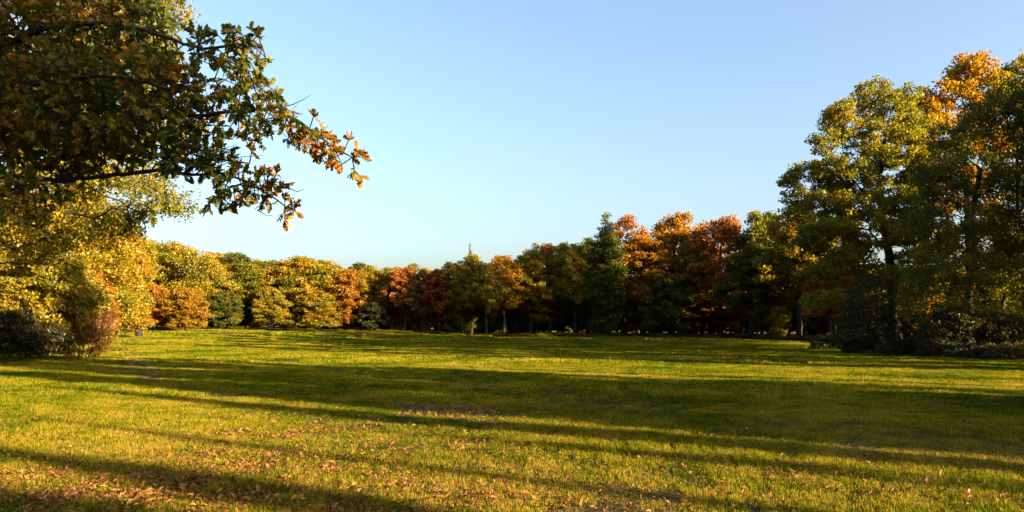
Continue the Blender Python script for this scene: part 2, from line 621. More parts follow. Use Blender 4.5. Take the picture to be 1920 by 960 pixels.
m, nt, out = new_mat("path_earth")
geo = N(nt, "ShaderNodeNewGeometry")
n2 = N(nt, "ShaderNodeTexNoise"); n2.inputs['Scale'].default_value = 6; n2.inputs['Detail'].default_value = 8
nt.links.new(geo.outputs['Position'], n2.inputs[0])
col = ramp(nt, [(0.3, (0.045, 0.028, 0.013)), (0.7, (0.14, 0.09, 0.045))], n2.outputs[0])
bs = N(nt, "ShaderNodeBsdfDiffuse")
nt.links.new(col, bs.inputs['Color'])
bp = N(nt, "ShaderNodeBump"); bp.inputs['Strength'].default_value = 0.8; bp.inputs['Distance'].default_value = 0.06
nt.links.new(n2.outputs[0], bp.inputs['Height']); nt.links.new(bp.outputs[0], bs.inputs['Normal'])
nt.links.new(bs.outputs[0], out.inputs[0])
EARTH = m
PV, PF = [], []
for ri, r in enumerate(RUTS):
    r = subdivide([(p[0], p[1], 0) for p in r], 0.5)
    tn = unit(np.gradient(r, axis=0))
    sd = np.stack([-tn[:, 1], tn[:, 0], np.zeros(len(r))], 1)
    ring = []
    for s in (-1, -0.4, 0.4, 1):
        w = WIDTH[ri] * (1 + 0.35 * np.sin(np.arange(len(r)) * 0.9 + s * 2 + ri)) * 0.5
        q = r + sd * (w * s)[:, None]
        q[:, 2] = gz(q[:, 0], q[:, 1]) + (0.03 if abs(s) < 1 else 0.012) + 0.004 * ri
        ring.append(q)
    b = sum(len(v) for v in PV)
    PV.append(np.stack(ring, 1).reshape(-1, 3))
    i = np.arange(len(r) - 1)
    for s in range(3):
        PF.append(np.stack([b + i * 4 + s, b + i * 4 + s + 1, b + (i + 1) * 4 + s + 1, b + (i + 1) * 4 + s], 1))
path = link(bpy.data.objects.new("path", mesh_np("path", np.concatenate(PV), PF, EARTH, smooth=True)))
tag(path, "narrow trodden dirt path curving behind the left shrubs", "path", None, "structure")

# ------------------------------------------------------------------ grass
m, nt, out = new_mat("grass_blade")
geo = N(nt, "ShaderNodeNewGeometry")
a1 = N(nt, "ShaderNodeAttribute", attribute_name="rnd")
n1 = N(nt, "ShaderNodeTexNoise"); n1.inputs['Scale'].default_value = 0.22; n1.inputs['Detail'].default_value = 5
nt.links.new(geo.outputs['Position'], n1.inputs[0])
n3 = N(nt, "ShaderNodeTexNoise"); n3.inputs['Scale'].default_value = 1.7; n3.inputs['Detail'].default_value = 3
nt.links.new(geo.outputs['Position'], n3.inputs[0])
f = math_n(nt, 'ADD', math_n(nt, 'MULTIPLY', a1.outputs['Fac'], 0.6), math_n(nt, 'ADD', math_n(nt, 'MULTIPLY', n1.outputs[0], 1.0), math_n(nt, 'MULTIPLY', n3.outputs[0], 0.8)))
f = math_n(nt, 'SUBTRACT', f, 0.70)
sx_ = N(nt, "ShaderNodeSeparateXYZ"); nt.links.new(geo.outputs['Position'], sx_.inputs[0])
mr = N(nt, "ShaderNodeMapRange", interpolation_type='SMOOTHSTEP')
mr.inputs['From Min'].default_value = 16; mr.inputs['From Max'].default_value = 6; mr.inputs['To Min'].default_value = -0.05; mr.inputs['To Max'].default_value = 0.10
nt.links.new(sx_.outputs['Y'], mr.inputs['Value'])
f = math_n(nt, 'ADD', f, mr.outputs[0])                # strawier towards the camera: golden light on the near grass put into the colour
col = ramp(nt, [(0.05, (0.008, 0.026, 0.002)), (0.33, (0.032, 0.064, 0.003)), (0.56, (0.142, 0.140, 0.005)), (0.78, (0.31, 0.21, 0.018)), (0.92, (0.27, 0.165, 0.055)), (1.0, (0.060, 0.034, 0.012))], f)
d = N(nt, "ShaderNodeBsdfDiffuse"); t = N(nt, "ShaderNodeBsdfTranslucent")
nt.links.new(col, d.inputs[0]); nt.links.new(col, t.inputs[0])
mx = N(nt, "ShaderNodeMixShader"); mx.inputs[0].default_value = 0.4
nt.links.new(d.outputs[0], mx.inputs[1]); nt.links.new(t.outputs[0], mx.inputs[2])
nt.links.new(mx.outputs[0], out.inputs[0])
GRASS = m


def grass_patch(seed, size, n, length, width, lean=0.55, dead=0.0):
    rng = np.random.default_rng(seed)
    # tufted distribution
    nt_ = max(6, n // 22)
    tc = rng.uniform(-size / 2, size / 2, (nt_, 2))
    k = rng.integers(0, nt_, n)
    c = np.where(rng.uniform(0, 1, (n, 1)) < 0.6, tc[k] + rng.normal(0, size * 0.028 if size < 1.5 else 0.06, (n, 2)), rng.uniform(-size / 2, size / 2, (n, 2)))
    th = rng.uniform(0, 2 * math.pi, n)
    L = length * rng.uniform(0.45, 1.35, n)
    le = np.abs(rng.normal(0, lean, n))
    ax = np.stack([np.cos(th), np.sin(th)], 1)
    sd = np.stack([-np.sin(th), np.cos(th), np.zeros(n)], 1) * (width * rng.uniform(0.6, 1.2, n) / 2)[:, None]
    p0 = np.concatenate([c, np.full((n, 1), -0.01)], 1)
    h1 = L * 0.55
    p1 = p0 + np.concatenate([ax * (h1 * np.sin(le * 0.5))[:, None], (h1 * np.cos(le * 0.5))[:, None]], 1)
    h2 = L * 0.45
    l2 = le * 1.6 + 0.15
    p2 = p1 + np.concatenate([ax * (h2 * np.sin(l2))[:, None], (h2 * np.cos(l2))[:, None]], 1)
    V = np.stack([p0 - sd, p0 + sd, p1 + sd * 0.8, p1 - sd * 0.8, p2], 1).reshape(-1, 3)
    b = np.arange(n) * 5
    r = np.repeat(dead + (1 - 0.6 * dead) * rng.uniform(0, 1, n), 5)
    return mesh_np("grass_patch", V, [np.stack([b, b + 1, b + 2, b + 3], 1), np.stack([b + 3, b + 2, b + 4], 1)], GRASS, attrs={"rnd": r})


BARE = []


def lawn(name, label, d0, d1, cell, patches, zs, margin=0.75):
    rng = np.random.default_rng(int(d0 * 10) + 3)
    gx = np.arange(-160, 75, cell); gy = np.arange(d0, d1, cell)
    X, Y = np.meshgrid(gx, gy)
    X = X.ravel() + rng.uniform(-0.15, 0.15, X.size) * cell
    Y = Y.ravel() + rng.uniform(-0.15, 0.15, Y.size) * cell
    k = np.abs(X) < Y * margin + 3
    # forest floor on the right and beyond the far tree line has no lawn
    k &= X < 27 + 0.02 * Y
    X, Y = X[k], Y[k]
    if cell < 3:
        k = dist_path(X, Y) > 0.14 + 0.14 * cell
        e = ((X + 1.25 + (Y - 15) * 0.35) / 1.1) ** 2 + ((Y - 15.2) / 1.45) ** 2 + rng.normal(0, 0.3, len(X))
        k &= (e > 1.0)
        BARE.extend(zip(X[e <= 1.0], Y[e <= 1.0]))
        X, Y = X[k], Y[k]
    n = len(X)
    s = np.ones((n, 3))
    s[:, 2] = zs * (1 + 0.3 * np.sin(X * 0.7) * np.sin(Y * 0.53 + 1) + rng.uniform(-0.4, 0.45, n))
    return scatter(name, np.stack([X, Y, gz(X, Y)], 1), rng.integers(0, 4, n) * math.pi / 2 + rng.uniform(-0.2, 0.2, n), s, rng.integers(0, len(patches), n), [patches], label=label, cat="grass")


near_p = [grass_patch(100 + i, 0.56, 1700, 0.058, 0.005) for i in range(5)]
mid_p = [grass_patch(120 + i, 1.1, 2800, 0.07, 0.009) for i in range(4)]
far_p = [grass_patch(140 + i, 2.3, 3000, 0.10, 0.022) for i in range(4)]
vfar_p = [grass_patch(160 + i, 5.4, 4500, 0.13, 0.055) for i in range(3)]
lawn("meadow_grass", "short autumn grass of the foreground meadow", 2.5, 18.0, 0.5, near_p, 1.0)
lawn("meadow_grass", "short mown grass of the middle meadow", 18.0, 34.0, 1.0, mid_p, 1.0)
lawn("meadow_grass", "mown grass stretching towards the far trees", 34.0, 80.0, 2.1, far_p, 1.0)
lawn("meadow_grass", "distant mown grass before the far tree line", 80.0, 215.0, 5.0, vfar_p, 1.0, 0.8)

dead_p = [grass_patch(180 + i, 0.62, 170, 0.055, 0.007, 1.1, 0.75) for i in range(3)]
bx = np.array(BARE)
scatter("dead_grass", np.stack([bx[:, 0], bx[:, 1], gz(bx[:, 0], bx[:, 1])], 1), RNG.uniform(0, 6.28, len(bx)), np.ones((len(bx), 3)), RNG.integers(0, 3, len(bx)), [dead_p], label="worn patch of dead grey-brown grass in the meadow", cat="grass")

# ------------------------------------------------------------------ wood along the right side of the meadow, beyond the frame (casts the long shadows)
U = np.array([math.sin(SUN_AZ), math.cos(SUN_AZ)])          # horizontal direction to the sun
PERP = np.array([-U[1], U[0]])                               # across the shadows, positive away from the camera
rngw = np.random.default_rng(21)
WOOD = []


def wood_at(s, t, H, key, W):
    p = PERP * s + U * t
    WOOD.append((p[0], p[1], H, W, key))


KEYS = ['oak1', 'oak2', 'oak3', 'tall', 'bushy', 'airy', 'small', 'high']
# bands of shade: s = place across the shadow direction, crown radius, height, shape
ZONES = [(-15, 3.6, 19, 'oak1'), (-10, 3.2, 17, 'airy'), (-6.0, 3.0, 18, 'oak2'), (-2.6, 1.6, 16, 'airy'), (0.4, 1.4, 14, 'oak2'), (3.3, 0.95, 13, 'oak3'), (5.4, 0.7, 9.4, 'tall'),
         (2.2, 2.7, 17, 'high'), (3.9, 1.0, 17, 'high'), (-0.6, 2.6, 17, 'high'), (7.3, 0.22, 9.5, 'airy'), (9.2, 0.45, 9.0, 'airy'), (10.6, 0.65, 10, 'oak1'),
         (13.2, 1.75, 13.8, 'oak1'), (16.7, 1.8, 17, 'oak2'), (20.1, 1.7, 16.5, 'oak2'), (22.8, 0.9, 13, 'oak1'), (24.6, 0.3, 9, 'tall'), (27.6, 0.3, 6, 'airy'),
         (34.4, 1.2, 11.5, 'oak2'), (37.5, 1.6, 13, 'oak1'), (41.0, 1.7, 14, 'oak2'), (44.5, 1.7, 15, 'oak1'), (48.0, 1.6, 16, 'oak2'),
         (51.6, 2.2, 19, 'oak2'), (56.0, 2.6, 20, 'oak1'), (60.6, 2.6, 19, 'oak2'), (65.3, 2.7, 20, 'oak2'), (70, 2.7, 19, 'oak3'), (75.5, 2.9, 19, 'oak1'), (81, 2.9, 19, 'oak2'), (87, 2.9, 17, 'oak1'), (93, 3.0, 10, 'bushy'), (98.5, 3.0, 9, 'bushy')]
for s, r, H, key in ZONES:
    lo = (30 - 0.5 * s) / U[0]
    for k_, t in enumerate((lo + rngw.uniform(0, 4), lo + rngw.uniform(8, 13), lo + rngw.uniform(16, 22))):
        x, y = PERP * s + U * t
        if y > 0 and x < y * 0.686 + r + 2.5:
            t += (y * 0.686 + r + 2.5 - x) / (U[0] - 0.686 * U[1])
        if (r < 1.2 or key == 'high') and k_ > 0:
            continue
        wood_at(s + rngw.uniform(-0.3, 0.3), t, H * (1.36 if s < 48.5 else 1.1) * rngw.uniform(0.92, 1.05), key, r * 2)

# ---- background wood behind the far tree line
DEP = np.array([(200, 84), (300, 96), (400, 104), (500, 109), (600, 113), (700, 112), (800, 110), (950, 107), (1130, 111), (1350, 107), (1450, 96), (1560, 86), (1700, 80), (2000, 78)], float)


def dep(px):
    return float(np.interp(px, DEP[:, 0], DEP[:, 1]))


BACK = []
for row, off in enumerate((11, 20, 31, 44)):
    px = 190.0
    while px < 2000:
        d = dep(px) + off + rngw.uniform(-3, 3)
        x = (px - CX) / F * d
        tall = np.interp(px, [200, 700, 1000, 1300, 1600, 2000], [13, 12, 11, 10.5, 10.5, 11])
        BACK.append((x, d, tall * rngw.uniform(0.82, 1.0), rngw.uniform(6, 9), KEYS[rngw.integers(0, 6)]))
        if row > 0:
            BACK.append((x + rngw.uniform(2, 4), d + 3, rngw.uniform(3, 5.5), rngw.uniform(5, 8), 'small' if rngw.uniform() < 0.5 else 'bushy'))
        px += rngw.uniform(4.5, 7.5) / d * F


def wood_object(name, label, L, seed, tints):
    r = np.random.default_rng(seed)
    P = np.array([(a[0], a[1], gz(a[0], a[1])) for a in L])
    idx = np.array([KEYS.index(a[4]) for a in L])
    S = np.array([(a[3] / (1.9 * PROTO[a[4]][3]),) * 2 + (a[2] / PROTO[a[4]][2],) for a in L])
    return scatter(name, P, r.uniform(0, 6.28, len(L)), S, idx, [[PROTO[k][0] for k in KEYS], [PROTO[k][1] for k in KEYS]], tint=r.uniform(*tints, len(L)), label=label, cat="wood")


wood_object("woodland", "autumn wood along the right of the meadow beyond the frame", WOOD, 3, (0.1, 0.9))
UNDER = []
for px in np.arange(215, 1560, 5.5):
    d = dep(px) - rngw.uniform(0.5, 5)
    UNDER.append(((px + rngw.uniform(-3, 3) - CX) / F * d, d, rngw.uniform(0.2, 0.6) * (1.3 if rngw.uniform() < 0.1 else 1.0), rngw.uniform(1.4, 3.4), 'small'))
wood_object("undergrowth", "low brambles and saplings along the foot of the far trees", UNDER, 8, (0.1, 0.95))
wood_object("woodland", "autumn wood seen between the trunks behind the far tree line", BACK, 4, (0.15, 1.0))

# ------------------------------------------------------------------ far tree line, every front tree a thing
# px of crown centre, top row, width px, depth offset, palette, shape
LINE = [
    (292, 535, 60, -8, 'orange', 'bushy'), (350, 540, 64, -13, 'goldorange', 'bushy'),
    (392, 484, 84, 0, 'gold', 'bushy'), (436, 472, 92, 2, 'olive', 'oak2'), (418, 545, 60, -5, 'green', 'bushy'),
    (478, 492, 70, 3, 'olivegold', 'oak1'), (507, 538, 58, -4, 'yellowgreen', 'bushy'), (512, 486, 84, 2, 'olivegold', 'oak3'),
    (566, 481, 112, 0, 'olivegold', 'bushy'), (612, 487, 84, 2, 'gold', 'oak1'), (596, 545, 70, -4, 'gold', 'bushy'),
    (655, 504, 72, 0, 'orange', 'bushy'), (676, 491, 60, 12, 'darkgreen', 'oak2'), (692, 498, 46, 1, 'gold', 'tall'),
    (728, 500, 66, 2, 'olivegold', 'oak1'), (758, 499, 62, 0, 'redorange', 'oak3'), (792, 504, 48, 0, 'pale', 'airy'),
    (822, 503, 64, 0, 'purple', 'oak2'), (852, 492, 62, 1, 'gold', 'oak1'), (884, 476, 66, 2, 'yellowgreen', 'oak2'),
    (912, 492, 62, -2, 'gold', 'oak3'), (944, 478, 88, 2, 'orange', 'oak1'), (992, 466, 74, 2, 'gold', 'oak2'),
    (1030, 454, 80, 4, 'orange', 'oak3'), (1076, 456, 88, 0, 'gold', 'oak1'), (1104, 446, 60, 3, 'olive', 'tall'),
    (1172, 402, 84, 10, 'redorange', 'airy'), (1206, 438, 96, 0, 'orange', 'oak2'), (1262, 402, 112, 6, 'orange', 'oak1'),
    (1304, 446, 78, 0, 'olivegold', 'oak2'), (1350, 406, 118, 0, 'redorange', 'oak3'), (1408, 462, 84, -4, 'olive', 'tall'),
    (1442, 396, 104, 4, 'olive', 'oak1'), (1500, 378, 120, 0, 'olivegold', 'oak2'), (1556, 400, 110, 4, 'olivegold', 'oak3'),
]
# low understorey trees in front of or between the trunks
LINE += [(700, 566, 46, -2, 'greygreen', 'small'), (640, 572, 46, -1, 'rust', 'small'), (742, 570, 44, 3, 'rust', 'small'), (806, 556, 46, 3, 'rust', 'small'),
         (868, 540, 60, 2, 'olive', 'bushy'), (1010, 545, 56, 4, 'olivegold', 'oak2'),
         (1205, 540, 66, 2, 'gold', 'bushy'), (1242, 515, 72, -3, 'olive', 'bushy'), (1330, 560, 120, 2, 'rust', 'oak3'), (1400, 555, 70, 3, 'rust', 'oak1'),
         (1510, 520, 80, 5, 'gold', 'oak3'), (1560, 500, 90, -3, 'rust', 'oak2')]
WORD = {'olive': 'olive green', 'green': 'green', 'darkgreen': 'dark green', 'yellowgreen': 'yellow-green', 'gold': 'golden yellow', 'olivegold': 'olive and gold',
        'orange': 'orange', 'goldorange': 'golden orange', 'redorange': 'red-orange', 'rust': 'rusty brown', 'purple': 'dark purple-red', 'pale': 'pale thinly leaved', 'greygreen': 'grey-green'}
SHAPE = {'small': 'low bushy tree', 'bushy': 'dense tree leafy to the ground', 'oak1': 'round crowned tree', 'oak2': 'full crowned tree', 'oak3': 'broad crowned tree', 'tall': 'slender upright tree', 'airy': 'open crowned tree'}
ORD = ['first', 'second', 'third', 'fourth', 'fifth', 'sixth', 'seventh', 'eighth', 'ninth']
seen, total = {}, {}
for e in LINE:
    total[(e[4], e[5])] = total.get((e[4], e[5]), 0) + 1
for e in sorted(LINE):
    px, top, w, do, pal, key = e
    d = dep(px) + do
    x = (px - CX) / F * d
    H = CAMZ + (HY - top) / F * d - gz(x, d)
    kk = (pal, key)
    i = seen.get(kk, 0); seen[kk] = i + 1
    where = "in far tree line" if d > 95 else "at right end of tree line"
    lab = WORD[pal] + " " + SHAPE[key] + " " + where
    if total[kk] > 1:
        lab = ORD[i] + " " + lab + " from left"
    plant("autumn_tree", lab, "tree", "trees of the far tree line", x, d, H, w * 1.4 / F * d, pal, key, seed=1)

d = dep(1135) - 3
plant("conifer_tree", "tall dark columnar conifer with sunlit top in the far tree line", "tree", None, (1135 - CX) / F * d, d, CAMZ + (HY - 403) / F * d, 88 / F * d, 'conifer', 'conifer')
d = dep(881) + 20
plant("poplar_tree", "thin pale poplar spire poking above the far tree line", "tree", None, (881 - CX) / F * d, d, CAMZ + (HY - 461) / F * d, 20 / F * d, 'pale', 'conifer')

# pale stem of a young birch at the right end of the tree line
d = 92.0
x = (1462 - CX) / F * d
plant("birch_sapling", "pale stemmed young birch in front of the dark trunks", "tree", None, x, d, 4.2, 3.0, 'gold', 'small', bark=BARK_PALE)

# ------------------------------------------------------------------ trees of the left side
def custom_tree(name, label, base, seed, lobes_px, n_attr, step, kill, n_leaf, leaf, r0, pal, trunk_pts, **kw):
    """lobes: (px, py, depth, radius x px, radius y px, depth radius m)"""
    b = np.array([base[0], base[1], gz(*base)])
    lob = [(at(l[0], l[1], l[2]) - b, (l[3] / F * l[2], l[5], l[4] / F * l[2])) for l in lobes_px]
    stems = [[np.array(p, float) for p in s] for s in trunk_pts]
    tr, cr = build_tree(seed, stems, lob, n_attr, step, kill, n_leaf, leaf, r0, **kw)
    e = empty(name, tuple(b))
    tag(e, label, "tree")
    part("trunk", tr, e, BARK)
    part("crown", cr, e, PAL[pal])
    return e


# big tree behind the overhanging oak
custom_tree("autumn_tree", "large sunlit yellow-green tree behind the overhanging oak branches", (-19.6, 25), 31,
            [(300, 370, 23, 60, 35, 2.0), (230, 320, 24, 80, 50, 2.4), (330, 395, 22, 30, 22, 1.2), (140, 330, 25, 90, 60, 2.5), (60, 300, 26, 90, 70, 3), (180, 420, 25, 80, 45, 2.5), (90, 420, 26, 90, 60, 3),
             (10, 440, 27, 90, 80, 3), (200, 200, 25, 100, 70, 3), (80, 150, 26, 110, 80, 3), (270, 80, 25, 70, 70, 2.5), (310, 10, 25, 50, 50, 2), (150, 20, 26, 120, 80, 3), (-60, 200, 27, 120, 120, 3.5), (-120, 350, 27, 120, 100, 3.5), (-150, 60, 27, 160, 120, 3.5)],
            1700, 0.36, 0.42, 105000, (0.105, 0.068), 0.34, 'yellowgreen', [[(0, 0, -0.2), (0.1, 0, 3), (0, 0.2, 6), (0.2, 0, 9)]], spread=0.32)
custom_tree("autumn_tree", "tall olive-gold tree on the left edge behind the green shrubs", (-29.5, 48), 32,
            [(120, 420, 47, 90, 60, 3), (200, 450, 46, 55, 50, 3), (60, 460, 47, 90, 70, 3.5), (0, 420, 48, 90, 80, 3.5), (230, 500, 45, 40, 45, 2.5), (180, 530, 45, 50, 45, 2.5), (100, 540, 46, 80, 50, 3), (150, 380, 47, 60, 50, 3), (240, 560, 45, 25, 35, 2), (40, 560, 46, 80, 50, 3)],
            1300, 0.46, 0.52, 70000, (0.155, 0.105), 0.36, 'gold', [[(0, 0, -0.2), (0.1, 0, 3), (0.3, 0.2, 6), (0.2, 0, 8)]], spread=0.4)
custom_tree("autumn_tree", "broad spreading gold-green oak where the left edge meets the far trees", (-45, 100), 33,
            [(340, 490, 97, 50, 30, 4), (290, 500, 99, 45, 40, 4), (250, 500, 101, 45, 45, 4), (380, 510, 97, 28, 30, 4), (310, 540, 97, 50, 25, 4), (260, 560, 97, 40, 35, 4), (360, 545, 97, 30, 25, 4), (230, 550, 99, 40, 50, 4), (320, 470, 99, 40, 15, 3.5), (300, 590, 97, 40, 22, 3), (250, 595, 96, 30, 20, 3), (350, 592, 97, 35, 20, 3), (270, 465, 101, 40, 18, 4)],
            1300, 0.55, 0.65, 52000, (0.25, 0.17), 0.42, 'olivegold', [[(0, 0, -0.2), (0.1, 0, 2.5), (0.3, 0.2, 5), (0.2, 0, 8)]], spread=0.55)
custom_tree("autumn_tree", "yellow and green tree rising over the orange bushes on the left", (-37, 74), 34,
            [(215, 470, 72, 55, 40, 3), (255, 500, 71, 35, 40, 3), (200, 530, 71, 50, 50, 3), (250, 565, 70, 30, 35, 2.5), (180, 440, 73, 50, 40, 3), (270, 475, 72, 22, 22, 2), (225, 590, 70, 30, 25, 2), (200, 600, 69, 40, 25, 2), (255, 605, 69, 25, 15, 1.6)],
            1100, 0.48, 0.6, 46000, (0.2, 0.14), 0.3, 'olivegold', [[(0, 0, -0.2), (0.1, 0, 2.5), (0.3, 0.2, 5), (0.2, 0, 7)]], spread=0.45)

# shrubs on the left
def shrub(name, label, base, seed, lobes_px, n_attr, n_leaf, leaf, pal, bark, step=0.28, kill=0.28, nst=7, spread=0.2, rt=0.008, **kw):
    b = np.array([base[0], base[1], gz(*base)])
    rng = np.random.default_rng(seed)
    lob = [(at(l[0], l[1], l[2]) - b, (l[3] / F * l[2], l[5], l[4] / F * l[2])) for l in lobes_px]
    stems = []
    for i in range(nst):
        c = np.array(lob[i % len(lob)][0]) * (0.6, 0.6, 0.75) + rng.normal(0, 0.2, 3)
        c[2] = max(c[2], 0.6)
        f0 = np.array([c[0] * 0.45, c[1] * 0.45, -0.1]) if i else np.array([0, 0, -0.15])
        stems.append([f0, (f0 + c) * 0.5 + (0, 0, 0.2), c])
    tr, cr = build_tree(seed, stems, lob, n_attr, step, kill, n_leaf, leaf, 0.06, stem_r=(0.05, 0.02), rtip=rt, k=4, spread=spread, limb=0.5, up=0.15, **kw)
    e = empty(name, tuple(b))
    tag(e, label, "shrub")
    part("branches", tr, e, bark)
    part("foliage", cr, e, PAL[pal])
    return e


shrub("shrub", "bright green leafy shrub on the left with yellow tips", (-23.5, 36), 41,
      [(110, 500, 36, 60, 40, 1.6), (60, 540, 36, 70, 50, 1.8), (140, 545, 36, 45, 40, 1.5), (30, 480, 37, 60, 45, 1.8), (170, 560, 36, 30, 35, 1.2), (95, 595, 35.5, 60, 40, 1.5), (20, 590, 35.5, 55, 35, 1.5), (-20, 540, 37, 60, 70, 1.8), (20, 440, 37.5, 60, 30, 1.6)],
      1200, 34000, (0.15, 0.09), 'yellowgreen', BARK)
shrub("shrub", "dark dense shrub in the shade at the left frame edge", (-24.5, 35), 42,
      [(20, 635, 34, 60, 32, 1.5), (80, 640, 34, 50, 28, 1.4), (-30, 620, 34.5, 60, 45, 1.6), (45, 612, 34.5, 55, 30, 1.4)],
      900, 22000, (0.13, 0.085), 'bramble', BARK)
shrub("shrub", "dry reddish brown shrub beside the trodden path", (-21.5, 37), 43,
      [(150, 605, 37, 42, 45, 1.2), (182, 630, 37, 30, 36, 1.0), (125, 640, 36.5, 36, 30, 1.2), (190, 595, 37.5, 24, 34, 1.0), (160, 575, 37.5, 38, 30, 1.2), (110, 610, 36.5, 30, 35, 1.0)],
      1900, 24000, (0.085, 0.045), 'dryred', BARK_DRY, step=0.2, kill=0.2, nst=16, spread=0.12, rt=0.007)
shrub("shrub", "orange-yellow shrub glowing behind the dry brown bush", (-25, 43.5), 44,
      [(170, 540, 43, 35, 30, 1.4), (190, 575, 43, 25, 35, 1.2), (150, 520, 44, 30, 30, 1.4), (205, 600, 43, 14, 25, 1.0)],
      700, 14000, (0.15, 0.10), 'orange', BARK)

# fallen log at the foot of the far left trees
d = 183.0
lx = (252 - CX) / F * d
Pl = np.array([(-2.6, 0, 0.35), (-1.2, 0.1, 0.38), (0.2, 0, 0.4), (1.6, 0.15, 0.5), (2.6, 0.1, 0.9), (3.3, 0, 1.6)])
Vl, Fl = tubes(Pl, np.array([-1, 0, 1, 2, 3, 4]), np.array([0.34, 0.36, 0.33, 0.28, 0.2, 0.06]), 8)
Pb = np.array([(1.2, 0, 0.5), (1.5, -0.3, 1.2), (1.4, -0.5, 1.8)])
Vb, Fb = tubes(Pb, np.array([-1, 0, 1]), np.array([0.14, 0.1, 0.04]), 6)
log = empty("fallen_log", (lx, d, gz(lx, d)))
tag(log, "pale fallen log at the foot of the far left trees", "log")
part("trunk", mesh_np("log", Vl, [Fl], BARK_PALE, True), log)
part("branch", mesh_np("log_branch", Vb, [Fb], BARK_PALE, True), log)

# ------------------------------------------------------------------ trees and bushes of the right side
custom_tree("oak_tree", "tall spreading oak with visible limbs on the right", (34.0, 66), 51,
            [(1640, 175, 64, 40, 28, 2.2), (1660, 215, 65, 55, 30, 2.6), (1575, 215, 64, 35, 26, 2.2), (1600, 250, 65, 55, 26, 2.6), (1550, 265, 64, 30, 20, 2), (1525, 320, 64, 50, 18, 2.4), (1485, 335, 64, 28, 14, 1.8), (1580, 320, 64, 60, 22, 3),
             (1690, 280, 66, 55, 40, 3), (1700, 190, 66, 30, 25, 2), (1540, 375, 64, 55, 20, 2.6), (1490, 372, 65, 26, 14, 2), (1600, 390, 64, 60, 30, 3), (1560, 430, 63, 55, 26, 2.6), (1520, 450, 64, 40, 22, 2.4), (1640, 440, 63, 55, 35, 3),
             (1700, 400, 65, 50, 60, 3), (1590, 490, 63, 55, 25, 2.6), (1540, 510, 62, 45, 22, 2.6), (1650, 520, 63, 55, 30, 3), (1580, 560, 62, 50, 22, 2.4), (1530, 565, 62, 30, 18, 2), (1720, 500, 65, 50, 60, 3), (1640, 300, 66, 50, 30, 3), (1610, 350, 66, 50, 25, 3), (1720, 330, 67, 45, 45, 3), (1700, 240, 67, 40, 30, 2.5), (1560, 345, 66, 40, 20, 2.5)],
            2700, 0.5, 0.52, 92000, (0.21, 0.14), 0.5, 'oaklight',
            [[(0, 0, -0.3), (-0.2, 0, 3), (-0.5, 0, 7), (-1.2, 0, 11), (-1.5, 0, 15), (-1.0, 0, 18)],
             [(-0.6, 0, 8), (-3, -1, 10), (-5.5, -1.5, 10.5)], [(-1.2, 0, 12), (-3.5, 0.5, 14.5), (-5.5, 0.5, 16)], [(-0.3, 0, 5.5), (-3, -1.5, 7), (-5.8, -2.5, 6.6)], [(-1.2, 0, 11), (1, 1, 14), (2, 1, 17)], [(-0.9, 0, 9.5), (-4, 1, 12.5), (-7.5, 1, 13)]],
            spread=0.36, limb=0.42, flat=0.6)
custom_tree("fine_leaved_tree", "dark green fine leaved tree filling the right frame edge", (28.5, 44.5), 52,
            [(1800, 260, 44, 60, 40, 2), (1860, 220, 44, 60, 50, 2), (1900, 190, 44, 50, 45, 2), (1760, 330, 43.5, 55, 45, 2), (1830, 330, 43, 65, 50, 2.2), (1910, 320, 43.5, 55, 60, 2.2), (1730, 410, 43.5, 40, 50, 1.8), (1800, 430, 42.5, 65, 50, 2.2), (1890, 430, 43, 60, 55, 2.2),
             (1760, 510, 42.5, 55, 45, 2), (1850, 520, 42.5, 60, 45, 2.2), (1930, 500, 43.5, 45, 60, 2), (1730, 570, 42.5, 40, 40, 1.8), (1800, 590, 42.5, 55, 35, 2), (1880, 600, 42.5, 50, 30, 2), (1960, 260, 44, 60, 80, 2.4), (1980, 420, 44, 60, 90, 2.4)],
            1900, 0.42, 0.48, 90000, (0.13, 0.075), 0.32, 'olive',
            [[(0.6, 0, -0.3), (0.2, 0, 2), (-0.9, 0, 5), (-1.2, 0, 8), (-0.6, 0, 11)], [(0.4, 0, 1), (1.5, 0.5, 5), (2, 0.5, 9), (1.6, 0, 12.5)], [(0.5, 0, 0.6), (-1.4, -0.4, 2.2), (-3.2, -0.6, 5.5)]], spread=0.34)
custom_tree("autumn_tree", "tall orange-gold tree rising behind the dark right-hand tree", (46.5, 76), 53,
            [(1820, 130, 75, 45, 32, 3), (1790, 180, 75, 50, 35, 3), (1850, 170, 75, 40, 40, 3), (1745, 195, 75, 40, 30, 2.6), (1730, 235, 75, 40, 35, 2.6), (1780, 260, 75, 60, 45, 3), (1840, 250, 76, 60, 50, 3), (1740, 320, 76, 45, 50, 3), (1800, 350, 76, 60, 60, 3), (1850, 450, 76, 80, 70, 3), (1750, 430, 76, 60, 60, 3)],
            1100, 0.6, 0.7, 42000, (0.28, 0.19), 0.45, 'goldorange', [[(0, 0, -0.2), (0.1, 0, 6), (0, 0, 12), (-0.5, 0, 18), (-0.3, 0, 23)]], spread=0.45)
custom_tree("autumn_tree", "gold tree top at the upper right frame corner", (54.5, 79), 54,
            [(1915, 130, 79, 35, 28, 3), (1890, 180, 79, 40, 35, 3), (1940, 190, 79, 60, 50, 3), (1960, 120, 79, 50, 40, 3), (1920, 280, 79, 70, 70, 3.5), (1930, 420, 79, 80, 80, 3.5)],
            800, 0.6, 0.7, 30000, (0.28, 0.19), 0.45, 'gold', [[(0, 0, -0.2), (0.1, 0, 6), (0, 0, 12), (0.5, 0, 18), (0.3, 0, 23)]], spread=0.45)

